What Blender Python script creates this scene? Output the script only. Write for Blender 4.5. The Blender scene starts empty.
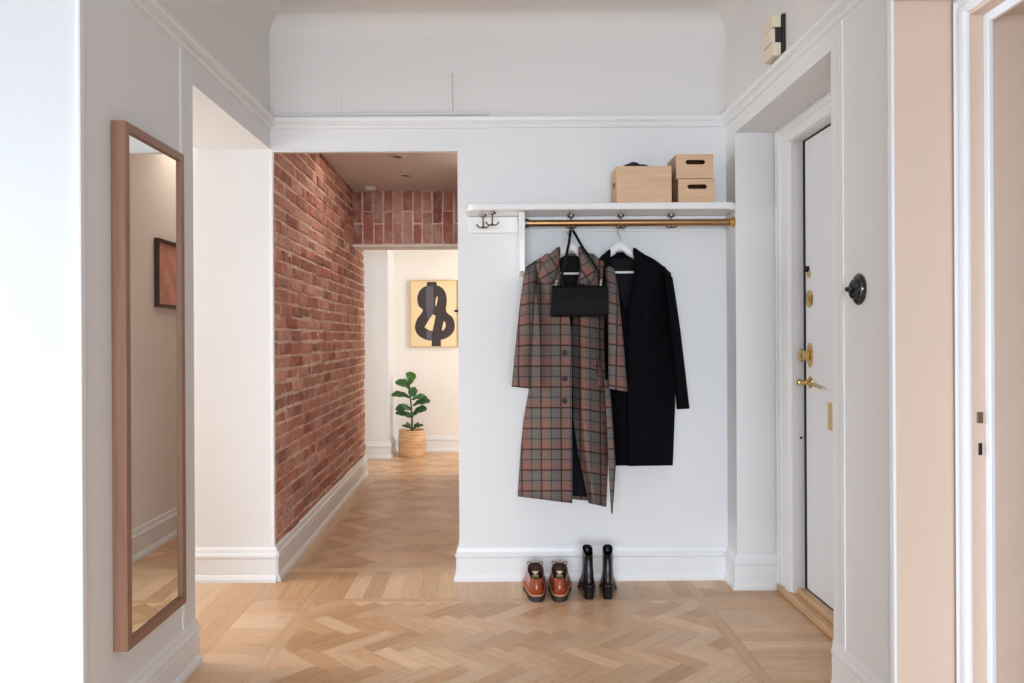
import bpy, bmesh, math, random
from mathutils import Vector, Matrix
random.seed(7)
PI = math.pi
scene = bpy.context.scene
col = scene.collection
# ---------------------------------------------------------------- camera calibration (metres)
F, VX, VY, H = 800.0, 497.0, 338.0, 1.152
def at(x, y, Y):
    """point at depth Y seen in the given direction"""
    return Vector(((x - VX) * Y / F, Y, H - (y - VY) * Y / F))
def lerp(a, b, t): return a + (b - a) * t
def lin(r, g, b):
    f = lambda c: (c / 255 / 12.92) if c / 255 <= .04045 else ((c / 255 + .055) / 1.055) ** 2.4
    return (f(r), f(g), f(b), 1)

# ---------------------------------------------------------------- materials
def new_mat(name):
    m = bpy.data.materials.new(name); m.use_nodes = True
    nt = m.node_tree; nt.nodes.clear()
    out = nt.nodes.new('ShaderNodeOutputMaterial'); b = nt.nodes.new('ShaderNodeBsdfPrincipled')
    nt.links.new(b.outputs[0], out.inputs[0])
    return m, nt, b
def N(nt, t, **kw):
    n = nt.nodes.new(t)
    for k, v in kw.items():
        if k.startswith('i_'): n.inputs[k[2:].replace('_', ' ')].default_value = v
        else: setattr(n, k, v)
    return n
def mixrgb(nt, fac, a, b, mode='MIX'):
    n = nt.nodes.new('ShaderNodeMix'); n.data_type = 'RGBA'; n.blend_type = mode
    for sock, v in ((n.inputs[0], fac), (n.inputs[6], a), (n.inputs[7], b)):
        if hasattr(v, 'links') or hasattr(v, 'is_output'): nt.links.new(v, sock)
        else: sock.default_value = v
    return n.outputs[2]
def mth(nt, op, a, b=None, c=None):
    n = nt.nodes.new('ShaderNodeMath'); n.operation = op
    for i, v in enumerate((a, b, c)):
        if v is None: continue
        if hasattr(v, 'is_output'): nt.links.new(v, n.inputs[i])
        else: n.inputs[i].default_value = v
    return n.outputs[0]
def ramp(nt, fac, stops, interp='LINEAR'):
    n = nt.nodes.new('ShaderNodeValToRGB'); n.color_ramp.interpolation = interp
    el = n.color_ramp.elements
    el[0].position, el[0].color = stops[0]; el[1].position, el[1].color = stops[-1]
    for p, c in stops[1:-1]:
        e = el.new(p); e.color = c
    nt.links.new(fac, n.inputs[0]); return n.outputs[0]
def mat(name, c, rough=.5, metal=0, var=.06, scale=6, bump=0, bscale=60, coat=0, spec=None, stretch=None):
    m, nt, b = new_mat(name)
    tc = N(nt, 'ShaderNodeTexCoord'); src = tc.outputs['Object']
    if stretch:
        mp = N(nt, 'ShaderNodeMapping'); mp.inputs['Scale'].default_value = stretch
        nt.links.new(src, mp.inputs[0]); src = mp.outputs[0]
    nz = N(nt, 'ShaderNodeTexNoise', i_Scale=scale, i_Detail=4.0)
    nt.links.new(src, nz.inputs['Vector'])
    lo = tuple(max(0, x * (1 - var)) for x in c[:3]) + (1,); hi = tuple(min(1, x * (1 + var)) for x in c[:3]) + (1,)
    nt.links.new(ramp(nt, nz.outputs[0], [(.3, lo), (.7, hi)]), b.inputs['Base Color'])
    b.inputs['Roughness'].default_value = rough; b.inputs['Metallic'].default_value = metal
    if coat: b.inputs['Coat Weight'].default_value = coat; b.inputs['Coat Roughness'].default_value = .1
    if spec is not None: b.inputs['Specular IOR Level'].default_value = spec
    if bump:
        n2 = N(nt, 'ShaderNodeTexNoise', i_Scale=bscale, i_Detail=3.0); nt.links.new(src, n2.inputs['Vector'])
        bp = N(nt, 'ShaderNodeBump', i_Strength=bump, i_Distance=.004); nt.links.new(n2.outputs[0], bp.inputs['Height'])
        nt.links.new(bp.outputs[0], b.inputs['Normal'])
    return m
M = {}
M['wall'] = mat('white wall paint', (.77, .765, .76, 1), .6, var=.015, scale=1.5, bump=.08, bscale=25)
def upper_wall_shade(m, upper):
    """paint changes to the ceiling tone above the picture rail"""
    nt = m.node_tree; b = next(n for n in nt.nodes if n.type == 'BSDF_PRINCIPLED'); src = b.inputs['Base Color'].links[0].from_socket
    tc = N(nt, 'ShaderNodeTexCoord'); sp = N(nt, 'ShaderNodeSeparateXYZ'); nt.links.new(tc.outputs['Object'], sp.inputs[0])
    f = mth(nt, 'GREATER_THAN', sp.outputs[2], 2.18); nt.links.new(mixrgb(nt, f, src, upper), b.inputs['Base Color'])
upper_wall_shade(M['wall'], (.745, .72, .695, 1))  # dimmer light high on the walls, put into their colour
M['trim'] = mat('white trim paint', (.80, .80, .80, 1), .38, var=.012, scale=2, bump=.05, bscale=18)
M['ceil'] = mat('ceiling paint', (.75, .72, .69, 1), .7, var=.015, scale=1)
M['hallceil'] = mat('corridor ceiling paint', (.70, .62, .57, 1), .7, var=.02, scale=1)
M['beige'] = mat('beige wall paint', lin(216, 191, 172), .6, var=.02, scale=2)
M['cream'] = mat('cream wall paint', lin(240, 234, 226), .6, var=.02, scale=2)
M['shelf'] = mat('white shelf lacquer', (.80, .79, .775, 1), .3, var=.01)
M['mframe'] = mat('brown oak frame', lin(142, 102, 80), .42, var=.14, scale=5, stretch=(14, 14, .7), bump=.05)
M['boxwood'] = mat('pale wood box', lin(212, 174, 138), .5, var=.11, scale=5, stretch=(.8, 3, 14))
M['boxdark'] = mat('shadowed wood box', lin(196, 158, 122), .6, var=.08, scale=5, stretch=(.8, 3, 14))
M['brass'] = mat('brass', lin(214, 180, 116), .26, 1, var=.06, scale=20)
M['rod'] = mat('aged brass rod', lin(168, 130, 88), .34, 1, var=.12, scale=5, stretch=(1, 12, 12))
M['steel'] = mat('dark steel', lin(120, 112, 105), .3, 1, var=.1, scale=20)
M['chrome'] = mat('pale metal', lin(205, 200, 195), .2, 1, var=.03)
M['black'] = mat('black plastic', lin(22, 23, 26), .25, var=.1, coat=.4)
M['gap'] = mat('dark gap', lin(24, 22, 22), .8)
M['door'] = mat('door paint', (.80, .81, .83, 1), .4, var=.012, scale=1.5)
M['thresh'] = mat('threshold oak', lin(204, 164, 122), .4, var=.15, scale=6, stretch=(10, .8, 10))
M['chime'] = mat('ivory plastic', lin(226, 212, 188), .4, var=.03)
M['blackwool'] = mat('black wool', lin(15, 15, 19), .95, var=.25, scale=60, bump=.25, bscale=400, spec=.05)
M['lining'] = mat('dark satin lining', lin(15, 15, 17), .75, var=.25, scale=8, spec=.2)
M['darkcloth'] = mat('dark navy cloth', lin(24, 25, 34), .9, var=.3, scale=30, bump=.4, bscale=120)
M['hanger'] = mat('white hanger wood', (.80, .79, .77, 1), .35, var=.01)
M['strap'] = mat('black leather strap', lin(10, 9, 9), .5, var=.2, scale=40, spec=.25)
M['brownleather'] = mat('brown leather', lin(150, 66, 36), .26, var=.28, scale=22, bump=.12, bscale=120, coat=.15, spec=.4)
M['brownin'] = mat('shoe lining', lin(58, 28, 18), .7, var=.2)
M['soleblack'] = mat('black rubber', lin(42, 40, 42), .55, var=.12, scale=30)
M['welt'] = mat('tan welt', lin(196, 128, 100), .6, var=.1, scale=40)
M['insole'] = mat('cream insole label', lin(240, 222, 175), .6)
M['blackleather'] = mat('black leather', lin(12, 12, 14), .3, var=.2, scale=20, bump=.08, bscale=60, coat=0, spec=.4)
M['soil'] = mat('dark soil', lin(38, 26, 20), .95, var=.4, scale=60, bump=.6, bscale=90)
M['leaf'] = mat('green leaf', lin(44, 92, 44), .4, var=.35, scale=14, coat=.15)
M['leafnew'] = mat('fresh green leaf', lin(86, 140, 60), .4, var=.25, scale=14)
M['stem'] = mat('brown stem', lin(78, 64, 46), .8, var=.2, scale=40)
M['artframe'] = mat('pale oak frame', lin(214, 178, 124), .45, var=.08, scale=8)
M['artpaper'] = mat('cream print paper', lin(238, 216, 172), .7, var=.03, scale=4)
M['artink'] = mat('charcoal print ink', lin(58, 48, 48), .6, var=.14, scale=8, stretch=(3, 1, .6))
M['artinkb'] = mat('bluish charcoal ink', lin(92, 88, 98), .6, var=.2, scale=9, stretch=(4, 1, .5))
M['redprint'] = mat('reddish print', lin(214, 152, 134), .5, var=.25, scale=9)
M['darkframe'] = mat('dark wood frame', lin(52, 24, 18), .4, var=.2)
M['mortar'] = mat('lime mortar', lin(222, 194, 176), .95, var=.22, scale=14, bump=.5, bscale=60)
m, nt, b = new_mat('mirror glass'); b.inputs['Metallic'].default_value = 1; b.inputs['Roughness'].default_value = .01
nz = N(nt, 'ShaderNodeTexNoise', i_Scale=2.0)
nt.links.new(ramp(nt, nz.outputs[0], [(0, (.84, .86, .82, 1)), (1, (.86, .87, .84, 1))]), b.inputs['Base Color']); M['mirror'] = m
m, nt, b = new_mat('lamp lens'); b.inputs['Base Color'].default_value = (.6, .5, .42, 1); b.inputs['Roughness'].default_value = .3; M['lens'] = m

def attr_mat(name, kind):
    m, nt, b = new_mat(name)
    at_ = N(nt, 'ShaderNodeAttribute', attribute_name='Col')
    if kind == 'oak':
        uv = N(nt, 'ShaderNodeUVMap', uv_map='UVMap')
        mp = N(nt, 'ShaderNodeMapping'); mp.inputs['Scale'].default_value = (3, 46, 1); nt.links.new(uv.outputs[0], mp.inputs[0])
        nz = N(nt, 'ShaderNodeTexNoise', i_Scale=1.6, i_Detail=6.0, i_Distortion=.6); nt.links.new(mp.outputs[0], nz.inputs['Vector'])
        g = ramp(nt, nz.outputs[0], [(.28, (.85, .83, .80, 1)), (.5, (1, 1, 1, 1)), (.72, (1.08, 1.08, 1.07, 1))])
        nt.links.new(mixrgb(nt, 1.0, at_.outputs[0], g, 'MULTIPLY'), b.inputs['Base Color'])
        b.inputs['Roughness'].default_value = .36; b.inputs['Specular IOR Level'].default_value = .42
        bp = N(nt, 'ShaderNodeBump', i_Strength=.06, i_Distance=.002); nt.links.new(nz.outputs[0], bp.inputs['Height']); nt.links.new(bp.outputs[0], b.inputs['Normal'])
    else:
        tc = N(nt, 'ShaderNodeTexCoord')
        n1 = N(nt, 'ShaderNodeTexNoise', i_Scale=26.0, i_Detail=6.0, i_Roughness=.65); nt.links.new(tc.outputs['Object'], n1.inputs['Vector'])
        n2 = N(nt, 'ShaderNodeTexNoise', i_Scale=9.0, i_Detail=7.0, i_Roughness=.7); nt.links.new(tc.outputs['Object'], n2.inputs['Vector'])
        g = ramp(nt, n1.outputs[0], [(.25, (.66, .62, .61, 1)), (.5, (1, 1, 1, 1)), (.75, (1.18, 1.18, 1.18, 1))])
        c = mixrgb(nt, 1.0, at_.outputs[0], g, 'MULTIPLY')
        fac = ramp(nt, n2.outputs[0], [(.44, (0, 0, 0, 1)), (.66, (.6, .6, .6, 1))])
        nt.links.new(mixrgb(nt, fac, c, lin(214, 180, 162)), b.inputs['Base Color'])
        b.inputs['Roughness'].default_value = .9; b.inputs['Specular IOR Level'].default_value = .2
        bp = N(nt, 'ShaderNodeBump', i_Strength=.75, i_Distance=.008); nt.links.new(n1.outputs[0], bp.inputs['Height']); nt.links.new(bp.outputs[0], b.inputs['Normal'])
    return m
M['oak'] = attr_mat('oak parquet', 'oak'); M['brick'] = attr_mat('old red brick', 'brick')

def plaid():
    m, nt, b = new_mat('grey and rust plaid wool')
    uv = N(nt, 'ShaderNodeUVMap', uv_map='UVMap'); sep = N(nt, 'ShaderNodeSeparateXYZ'); nt.links.new(uv.outputs[0], sep.inputs[0])
    per = .094
    tex = []
    for ax in (0, 1):
        f = mth(nt, 'FRACT', mth(nt, 'DIVIDE', sep.outputs[ax], per if ax else .088))
        band = ramp(nt, f, [(0, (0, 0, 0, 1)), (.50, (0, 0, 0, 1)), (.58, (1, 1, 1, 1)), (.86, (1, 1, 1, 1)), (.95, (0, 0, 0, 1))])
        line = ramp(nt, f, [(0, (0, 0, 0, 1)), (.02, (0, 0, 0, 1)), (.045, (.75, .75, .75, 1)), (.07, (.75, .75, .75, 1)), (.095, (0, 0, 0, 1)),
                            (.50, (0, 0, 0, 1)), (.53, (1, 1, 1, 1)), (.575, (1, 1, 1, 1)), (.605, (0, 0, 0, 1)), (1, (0, 0, 0, 1))])
        tex.append((band, line))
    # fine glen-check weave inside the grey fields
    w = mth(nt, 'MULTIPLY', mth(nt, 'SINE', mth(nt, 'MULTIPLY', sep.outputs[0], 900)), mth(nt, 'SINE', mth(nt, 'MULTIPLY', sep.outputs[1], 900)))
    nz = N(nt, 'ShaderNodeTexNoise', i_Scale=160.0, i_Detail=3.0); nt.links.new(uv.outputs[0], nz.inputs['Vector'])
    gray = mixrgb(nt, mth(nt, 'MULTIPLY_ADD', w, .35, .5), lin(76, 72, 69), lin(128, 122, 117))
    bandsum = mth(nt, 'MULTIPLY', mth(nt, 'ADD', tex[0][0], tex[1][0]), .42)
    c = mixrgb(nt, bandsum, gray, lin(142, 94, 82))
    ls = mth(nt, 'MULTIPLY', mth(nt, 'MINIMUM', mth(nt, 'ADD', tex[0][1], tex[1][1]), 1.0), .80)
    c = mixrgb(nt, ls, c, lin(34, 26, 25))
    c = mixrgb(nt, 1.0, c, ramp(nt, nz.outputs[0], [(.3, (.72, .72, .72, 1)), (.7, (1.12, 1.12, 1.12, 1))]), 'MULTIPLY')
    nt.links.new(c, b.inputs['Base Color']); b.inputs['Roughness'].default_value = .95; b.inputs['Specular IOR Level'].default_value = .15
    bp = N(nt, 'ShaderNodeBump', i_Strength=.2, i_Distance=.002); nt.links.new(nz.outputs[0], bp.inputs['Height']); nt.links.new(bp.outputs[0], b.inputs['Normal'])
    return m
M['plaid'] = plaid()
def croc():
    m, nt, b = new_mat('black embossed leather')
    tc = N(nt, 'ShaderNodeTexCoord'); mp = N(nt, 'ShaderNodeMapping'); mp.inputs['Scale'].default_value = (120, 20, 14); nt.links.new(tc.outputs['Object'], mp.inputs[0])
    v = N(nt, 'ShaderNodeTexVoronoi', feature='DISTANCE_TO_EDGE', i_Scale=1.0, i_Randomness=.6); nt.links.new(mp.outputs[0], v.inputs['Vector'])
    bp = N(nt, 'ShaderNodeBump', i_Strength=.22, i_Distance=.003); nt.links.new(ramp(nt, v.outputs[0], [(0, (0, 0, 0, 1)), (.25, (1, 1, 1, 1))]), bp.inputs['Height'])
    nt.links.new(bp.outputs[0], b.inputs['Normal']); b.inputs['Base Color'].default_value = lin(9, 8, 8); b.inputs['Roughness'].default_value = .55; b.inputs['Specular IOR Level'].default_value = .12
    return m
M['croc'] = croc()
def basket():
    m, nt, b = new_mat('woven wood chip basket')
    tc = N(nt, 'ShaderNodeTexCoord')
    mp = N(nt, 'ShaderNodeMapping'); mp.inputs['Scale'].default_value = (5, 5, 60); nt.links.new(tc.outputs['Object'], mp.inputs[0])
    nz = N(nt, 'ShaderNodeTexNoise', i_Scale=1.5, i_Detail=4.0); nt.links.new(mp.outputs[0], nz.inputs['Vector'])
    nt.links.new(ramp(nt, nz.outputs[0], [(.3, lin(190, 140, 98)), (.5, lin(216, 172, 128)), (.7, lin(232, 194, 152))]), b.inputs['Base Color'])
    b.inputs['Roughness'].default_value = .6
    return m
M['basket'] = basket()

# ---------------------------------------------------------------- mesh builder
ORG = {}
class MB:
    def __init__(s):
        s.bm = bmesh.new(); s.uv = s.bm.loops.layers.uv.new('UVMap'); s.cl = s.bm.loops.layers.float_color.new('Col')
    def face(s, pts, uvs=None, colr=None):
        try: f = s.bm.faces.new([s.bm.verts.new(p) for p in pts])
        except ValueError: return None
        for i, l in enumerate(f.loops):
            if uvs: l[s.uv].uv = uvs[i]
            if colr: l[s.cl] = colr
        return f
    def box(s, x0, x1, y0, y1, z0, z1, bev=0, seg=2):
        vs = [s.bm.verts.new((x, y, z)) for x in (x0, x1) for y in (y0, y1) for z in (z0, z1)]
        fs = [s.bm.faces.new([vs[i] for i in q]) for q in ((0, 1, 3, 2), (4, 6, 7, 5), (0, 4, 5, 1), (2, 3, 7, 6), (0, 2, 6, 4), (1, 5, 7, 3))]
        if bev:
            es = list({e for f in fs for e in f.edges})
            bmesh.ops.bevel(s.bm, geom=es, offset=bev, segments=seg, affect='EDGES', profile=.5)
        return s
    def rings(s, rings, cap0=True, cap1=True, closed=True, uvs=None):
        """loft a list of rings (lists of points)"""
        V = [[s.bm.verts.new(p) for p in r] for r in rings]
        n = len(V[0])
        for k in range(len(V) - 1):
            for i in range(n if closed else n - 1):
                j = (i + 1) % n
                f = s.bm.faces.new((V[k][i], V[k][j], V[k + 1][j], V[k + 1][i]))
                if uvs:
                    for l, (a, c) in zip(f.loops, ((k, i), (k, i + 1), (k + 1, i + 1), (k + 1, i))): l[s.uv].uv = uvs(a, c)
        if cap0 and n > 2: s.bm.faces.new(list(reversed(V[0])))
        if cap1 and n > 2: s.bm.faces.new(V[-1])
        return s
    def tube(s, pts, r, n=10, flat=1.0, up=None):
        pts = [Vector(p) for p in pts]; rr = []
        prev = None
        for i, p in enumerate(pts):
            t = (pts[min(i + 1, len(pts) - 1)] - pts[max(i - 1, 0)]).normalized()
            u = Vector(up) if up else (prev if prev else (Vector((0, 0, 1)) if abs(t.z) < .9 else Vector((1, 0, 0))))
            a = u - t * u.dot(t)
            a = a.normalized() if a.length > 1e-6 else t.orthogonal().normalized()
            c = t.cross(a); prev = a
            R = r[i] if isinstance(r, (list, tuple)) else r
            rr.append([p + a * (math.cos(2 * PI * k / n) * R * flat) + c * (math.sin(2 * PI * k / n) * R) for k in range(n)])
        return s.rings(rr)
    def lathe(s, prof, c, axis=(0, 0, 1), n=28, cap0=True, cap1=True, sx=1.0):
        """prof: (radius, height along axis)"""
        ax = Vector(axis).normalized(); u = ax.orthogonal().normalized() if abs(ax.z) < .9 else Vector((1, 0, 0)); v = ax.cross(u)
        c = Vector(c)
        return s.rings([[c + ax * h + u * (r * math.cos(2 * PI * k / n) * sx) + v * (r * math.sin(2 * PI * k / n)) for k in range(n)] for r, h in prof], cap0, cap1)
    def ext(s, poly, y0, y1, axis='y'):
        """extrude an outline (x,z) from y0 to y1 (axis y), or (y,z) along x, or (x,y) along z"""
        f = {'y': lambda a, b_, t: (a, t, b_), 'x': lambda a, b_, t: (t, a, b_), 'z': lambda a, b_, t: (a, b_, t)}[axis]
        return s.rings([[f(a, b_, y0) for a, b_ in poly], [f(a, b_, y1) for a, b_ in poly]])
    def build(s, name, m, parent=None, smooth=False, bev=0, sub=0, solid=0, kind=None, ang=40):
        bm = s.bm
        bmesh.ops.remove_doubles(bm, verts=bm.verts, dist=1e-6)
        bmesh.ops.recalc_face_normals(bm, faces=bm.faces)
        org = ORG.get(parent.name, Vector((0, 0, 0))) if parent else Vector((0, 0, 0))
        loc = Vector((0, 0, 0))
        bmesh.ops.translate(bm, verts=bm.verts, vec=-org)
        me = bpy.data.meshes.new(name); bm.to_mesh(me); bm.free()
        o = bpy.data.objects.new(name, me); col.objects.link(o)
        me.materials.append(m)
        if parent: o.parent = parent
        ORG[o.name] = org
        if smooth:
            for p in me.polygons: p.use_smooth = True
            try: me.set_sharp_from_angle(angle=math.radians(ang))
            except Exception: pass
        if solid:
            md = o.modifiers.new('solid', 'SOLIDIFY'); md.thickness = solid; md.offset = 0
        if bev:
            md = o.modifiers.new('bevel', 'BEVEL'); md.width = bev; md.segments = 2; md.limit_method = 'ANGLE'; md.angle_limit = math.radians(50)
        if sub:
            md = o.modifiers.new('sub', 'SUBSURF'); md.levels = sub; md.render_levels = sub
        if kind: o['kind'] = kind
        return o
def tag(o, label, cat, group=None):
    o['label'] = label; o['category'] = cat
    if group: o['group'] = group
    return o
def thing(name, loc, label, cat, group=None):
    o = bpy.data.objects.new(name, None); col.objects.link(o); o.location = loc; o.empty_display_size = .05
    ORG[o.name] = Vector(loc)
    return tag(o, label, cat, group)
def dup(root, loc, label=None, rotz=None, scale=None):
    r = root.copy(); col.objects.link(r); r.location = loc
    if rotz is not None: r.rotation_euler = (0, 0, rotz)
    if scale: r.scale = scale
    if label: r['label'] = label
    for ch in list(root.children):
        c = ch.copy(); col.objects.link(c); c.parent = r
        for g in list(ch.children):
            d = g.copy(); col.objects.link(d); d.parent = c
    return r
def sweep(mb, path, prof, side=1):
    """sweep profile (offset,z) along a plan path with mitred corners; side=1: offset to the left of travel"""
    P2 = [Vector(p) for p in path]; n = len(P2); rings = []
    for i in range(n):
        d0 = (P2[i] - P2[i - 1]).normalized() if i else None
        d1 = (P2[i + 1] - P2[i]).normalized() if i < n - 1 else None
        d0 = d0 or d1; d1 = d1 or d0
        n0 = Vector((-d0.y, d0.x)) * side; n1 = Vector((-d1.y, d1.x)) * side
        m_ = (n0 + n1); m_ = m_ / max(m_.dot(n0), .2)
        rings.append([(P2[i].x + m_.x * o, P2[i].y + m_.y * o, z) for o, z in prof])
    return mb.rings(rings)
SK = [(0, 0), (.026, 0), (.026, .014), (.019, .030), (.015, .034), (.015, .104), (.012, .108), (.019, .115), (.019, .126), (.011, .137), (.008, .153), (0, .163)]
S = lambda name, mb, m, **k: mb.build(name, m, kind='structure', **k)

# ---------------------------------------------------------------- room shell
XL, XR, YB = -1.076, 1.094, 3.81
ZC = 2.69
# back wall with the corridor doorway
b = MB(); b.box(-3.6, -1.075, YB, 3.95, 0, 2.9); b.box(-1.075, -.184, YB, 3.845, 2.047, 2.9); b.box(-.184, 1.6, YB, 3.95, 0, 2.9)
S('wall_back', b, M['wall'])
# left wall: near panel, header over the wide opening
b = MB(); b.box(-1.42, XL, 2.07, 2.84, 0, 2.9); b.box(-1.42, XL, 2.84, YB, 2.057, 2.9); b.box(-3.0, -1.42, 2.07, 2.21, 0, 2.9)
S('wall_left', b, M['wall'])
# right wall: far pier, header over the door recess, near cheek
b = MB(); b.box(XR, 1.6, 3.66, YB, 0, 2.085); b.box(XR, 1.6, 2.215, YB, 2.085, 2.9); b.box(XR, 1.262, 2.215, 2.612, 0, 2.085)
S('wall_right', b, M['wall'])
# recess back wall around the entrance door
b = MB(); b.box(1.30, 1.6, 3.50, 3.66, 0, 2.085); b.box(1.30, 1.6, 2.59, 3.50, 2.01, 2.085); b.box(1.30, 1.6, 2.2, 2.62, 0, 2.085); b.box(1.40, 1.6, 2.62, 3.50, 0, 2.01)
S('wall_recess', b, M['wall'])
# camera side: beige end wall and the right wall holding an open doorway
b = MB(); b.box(XR + .0005, 1.27, 2.203, 2.2145, 0, 2.082); S('wall_niche', b, M['beige'])
b = MB(); b.box(1.27, 1.75, 2.143, 2.26, 0, 2.07); b.box(1.27, 1.5, -.8, 1.05, 0, 2.07); b.box(XR, 1.75, -.8, 2.2, 2.075, 2.9)
b.box(1.27, 1.5, 1.05, 2.143, 2.01, 2.075)
S('wall_side', b, M['beige'])
# hall ceiling with a coved edge
b = MB(); r = .10; zt = ZC
cove = [(0, zt + .1)] + [(0, zt - r)] + [(r - r * math.cos(t), zt - r + r * math.sin(t)) for t in [PI / 2 * i / 8 for i in range(1, 9)]] + [(r, zt + .1)]
sweep(b, [(XL, -.8), (XL, YB), (XR, YB), (XR, -.8)], cove, side=-1)
b.box(XL + r - .001, XR - r + .001, -.8, YB - r + .001, zt, zt + .1)
b.box(-1.7, XL, -.8, 2.07, zt, zt + .1)
S('ceiling', b, M['ceil'], smooth=True, ang=30)
# corridor: right wall, ceiling, lintel underside, far room
b = MB(); b.box(-.18, -.06, 3.951, 6.78, 0, 2.6); S('wall_corridor', b, M['cream'])
b = MB(); b.box(-1.30, -.06, 3.846, 6.2, 2.30, 2.38); S('ceiling_corridor', b, M['hallceil'])
b = MB(); b.box(-1.118, -.18, 6.205, 6.45, 1.866, 1.882); S('trim_lintel', b, M['cream'])
b = MB(); b.box(-1.5, 3.2, 8.16, 8.3, 0, 2.75); S('wall_far', b, M['cream'])
b = MB(); b.box(-1.30, -1.046, 7.68, 8.16, 0, 2.75); S('wall_pier', b, M['trim'])
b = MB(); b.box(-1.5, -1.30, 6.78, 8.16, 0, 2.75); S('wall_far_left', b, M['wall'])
b = MB(); b.box(-.06, 3.2, 6.6, 6.78, 0, 2.75); b.box(-1.3, -.06, 6.40, 6.46, 2.3, 2.75); S('wall_far_front', b, M['cream'])
b = MB(); b.box(-1.5, 3.2, 6.4, 8.3, 2.70, 2.8); S('ceiling_far', b, M['ceil'])
b = MB(); sweep(b, [(-1.30, 6.9), (-1.30, 7.68), (-1.046, 7.68), (-1.046, 8.16), (3.2, 8.16)], SK, side=-1); S('baseboard_far', b, M['trim'])
# side room behind the wide opening
b = MB(); b.box(-3.6, -3.0, 2.07, 2.21, 0, 2.75); S('wall_sideroom', b, M['wall'])
b = MB(); b.box(-3.6, -1.42, 2.07, 3.81, 2.70, 2.8); S('ceiling_sideroom', b, M['ceil'])
# baseboards
b = MB(); sweep(b, [(-3.6, YB), (-1.052, YB)], SK, side=-1); S('baseboard_left_back', b, M['trim'])
b = MB(); sweep(b, [(-.184, 3.94), (-.184, YB), (XR, YB), (XR, 3.66), (1.285, 3.66)], SK, side=-1); S('baseboard_back', b, M['trim'])
b = MB(); sweep(b, [(XL, 2.07), (XL, 2.84), (-1.42, 2.84)], [(o * .72, z) for o, z in SK], side=-1); S('baseboard_left', b, M['trim'])
b = MB(); sweep(b, [(1.262, 2.612), (XR, 2.612), (XR, 2.215)], [(o * .3, z * 1.02) for o, z in SK], side=-1); S('baseboard_right', b, M['trim'])
BX = lambda Y: -1.060 - .060 * (Y - 3.83) / 2.95
b = MB(); sweep(b, [(BX(3.80), 3.80), (BX(6.78), 6.78)], [(o, z * 1.06) for o, z in SK], side=-1); S('baseboard_corridor', b, M['trim'])
b = MB(); sweep(b, [(-.18, 3.96), (-.18, 6.78)], SK, side=1); S('baseboard_corridor_right', b, M['trim'])
# picture rail round the hall
RAIL = [(0, 2.150), (.010, 2.153), (.016, 2.163), (.011, 2.173), (.026, 2.183), (.030, 2.196), (.026, 2.205), (0, 2.207)]
b = MB(); sweep(b, [(XL, 2.07), (XL, YB), (XR, YB), (XR, 2.215)], RAIL, side=-1); S('trim_1', b, M['trim'], smooth=True, ang=35)
# vertical board seams on the wall ends
def seam(name, x, y0, s):
    b = MB(); b.box(min(x - s * .002, x + s * .0035), max(x - s * .002, x + s * .0035), y0 - .010, y0 - .004, .165, 2.15); b.box(min(x - s * .002, x + s * .0035), max(x - s * .002, x + s * .0035), y0 + .004, y0 + .010, .165, 2.15)
    S(name, b, M['trim'])
seam('trim_2', XL, 2.733, 1); seam('trim_3', XR, 2.53, -1)
b = MB(); b.box(XL - .004, XL + .005, 2.062, 2.084, 0, 2.69); S('trim_4', b, M['trim'], bev=.002)
b = MB(); b.box(XR - .005, XR + .003, 2.200, 2.226, 0, 2.69); S('trim_5', b, M['trim'], bev=.002)
# thin white edging round the corridor doorway
b = MB(); b.box(-1.0755, -1.0630, 3.806, 3.829, .165, 2.047); b.box(-1.0755, -.180, 3.804, 3.84, 2.043, 2.051); S('trim_6', b, M['trim'], bev=.002)
# entrance door casing (profiled) and frame
CAS = [(0, 1.30), (0, 1.272), (.018, 1.268), (.026, 1.276), (.034, 1.270), (.060, 1.270), (.068, 1.278), (.10, 1.278), (.112, 1.270), (.150, 1.274), (.158, 1.285), (.158, 1.30)]
b = MB()   # far upright
b.rings([[(x, 3.655 - o, .0) for o, x in CAS], [(x, 3.655 - o, 2.083 - o * .52) for o, x in CAS]])
b.rings([[(x, 3.655 - o, 2.083 - o * .52) for o, x in CAS], [(x, 2.60 + o * .2, 2.083 - o * .52) for o, x in CAS]])
b.box(1.285, 1.40, 3.485, 3.53, 0, 2.03); b.box(1.285, 1.40, 2.6, 3.53, 2.003, 2.03)
S('trim_7', b, M['trim'])
b = MB(); b.box(1.336, 1.395, 3.4625, 3.4848, .05, 2.002); b.box(1.337, 1.395, 2.64, 3.4845, 1.996, 2.0025); b.box(1.337, 1.395, 2.64, 3.4845, .050, .060); S('door_gap_shade', b, M['gap'])  # dark strips round the door leaf stand in for shade in the gap
b = MB(); b.box(1.262, 1.304, 2.60, 3.63, 0, .034, .006); b.box(1.300, 1.40, 2.60, 3.53, 0, .056, .005); S('trim_threshold', b, M['thresh'])
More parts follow.
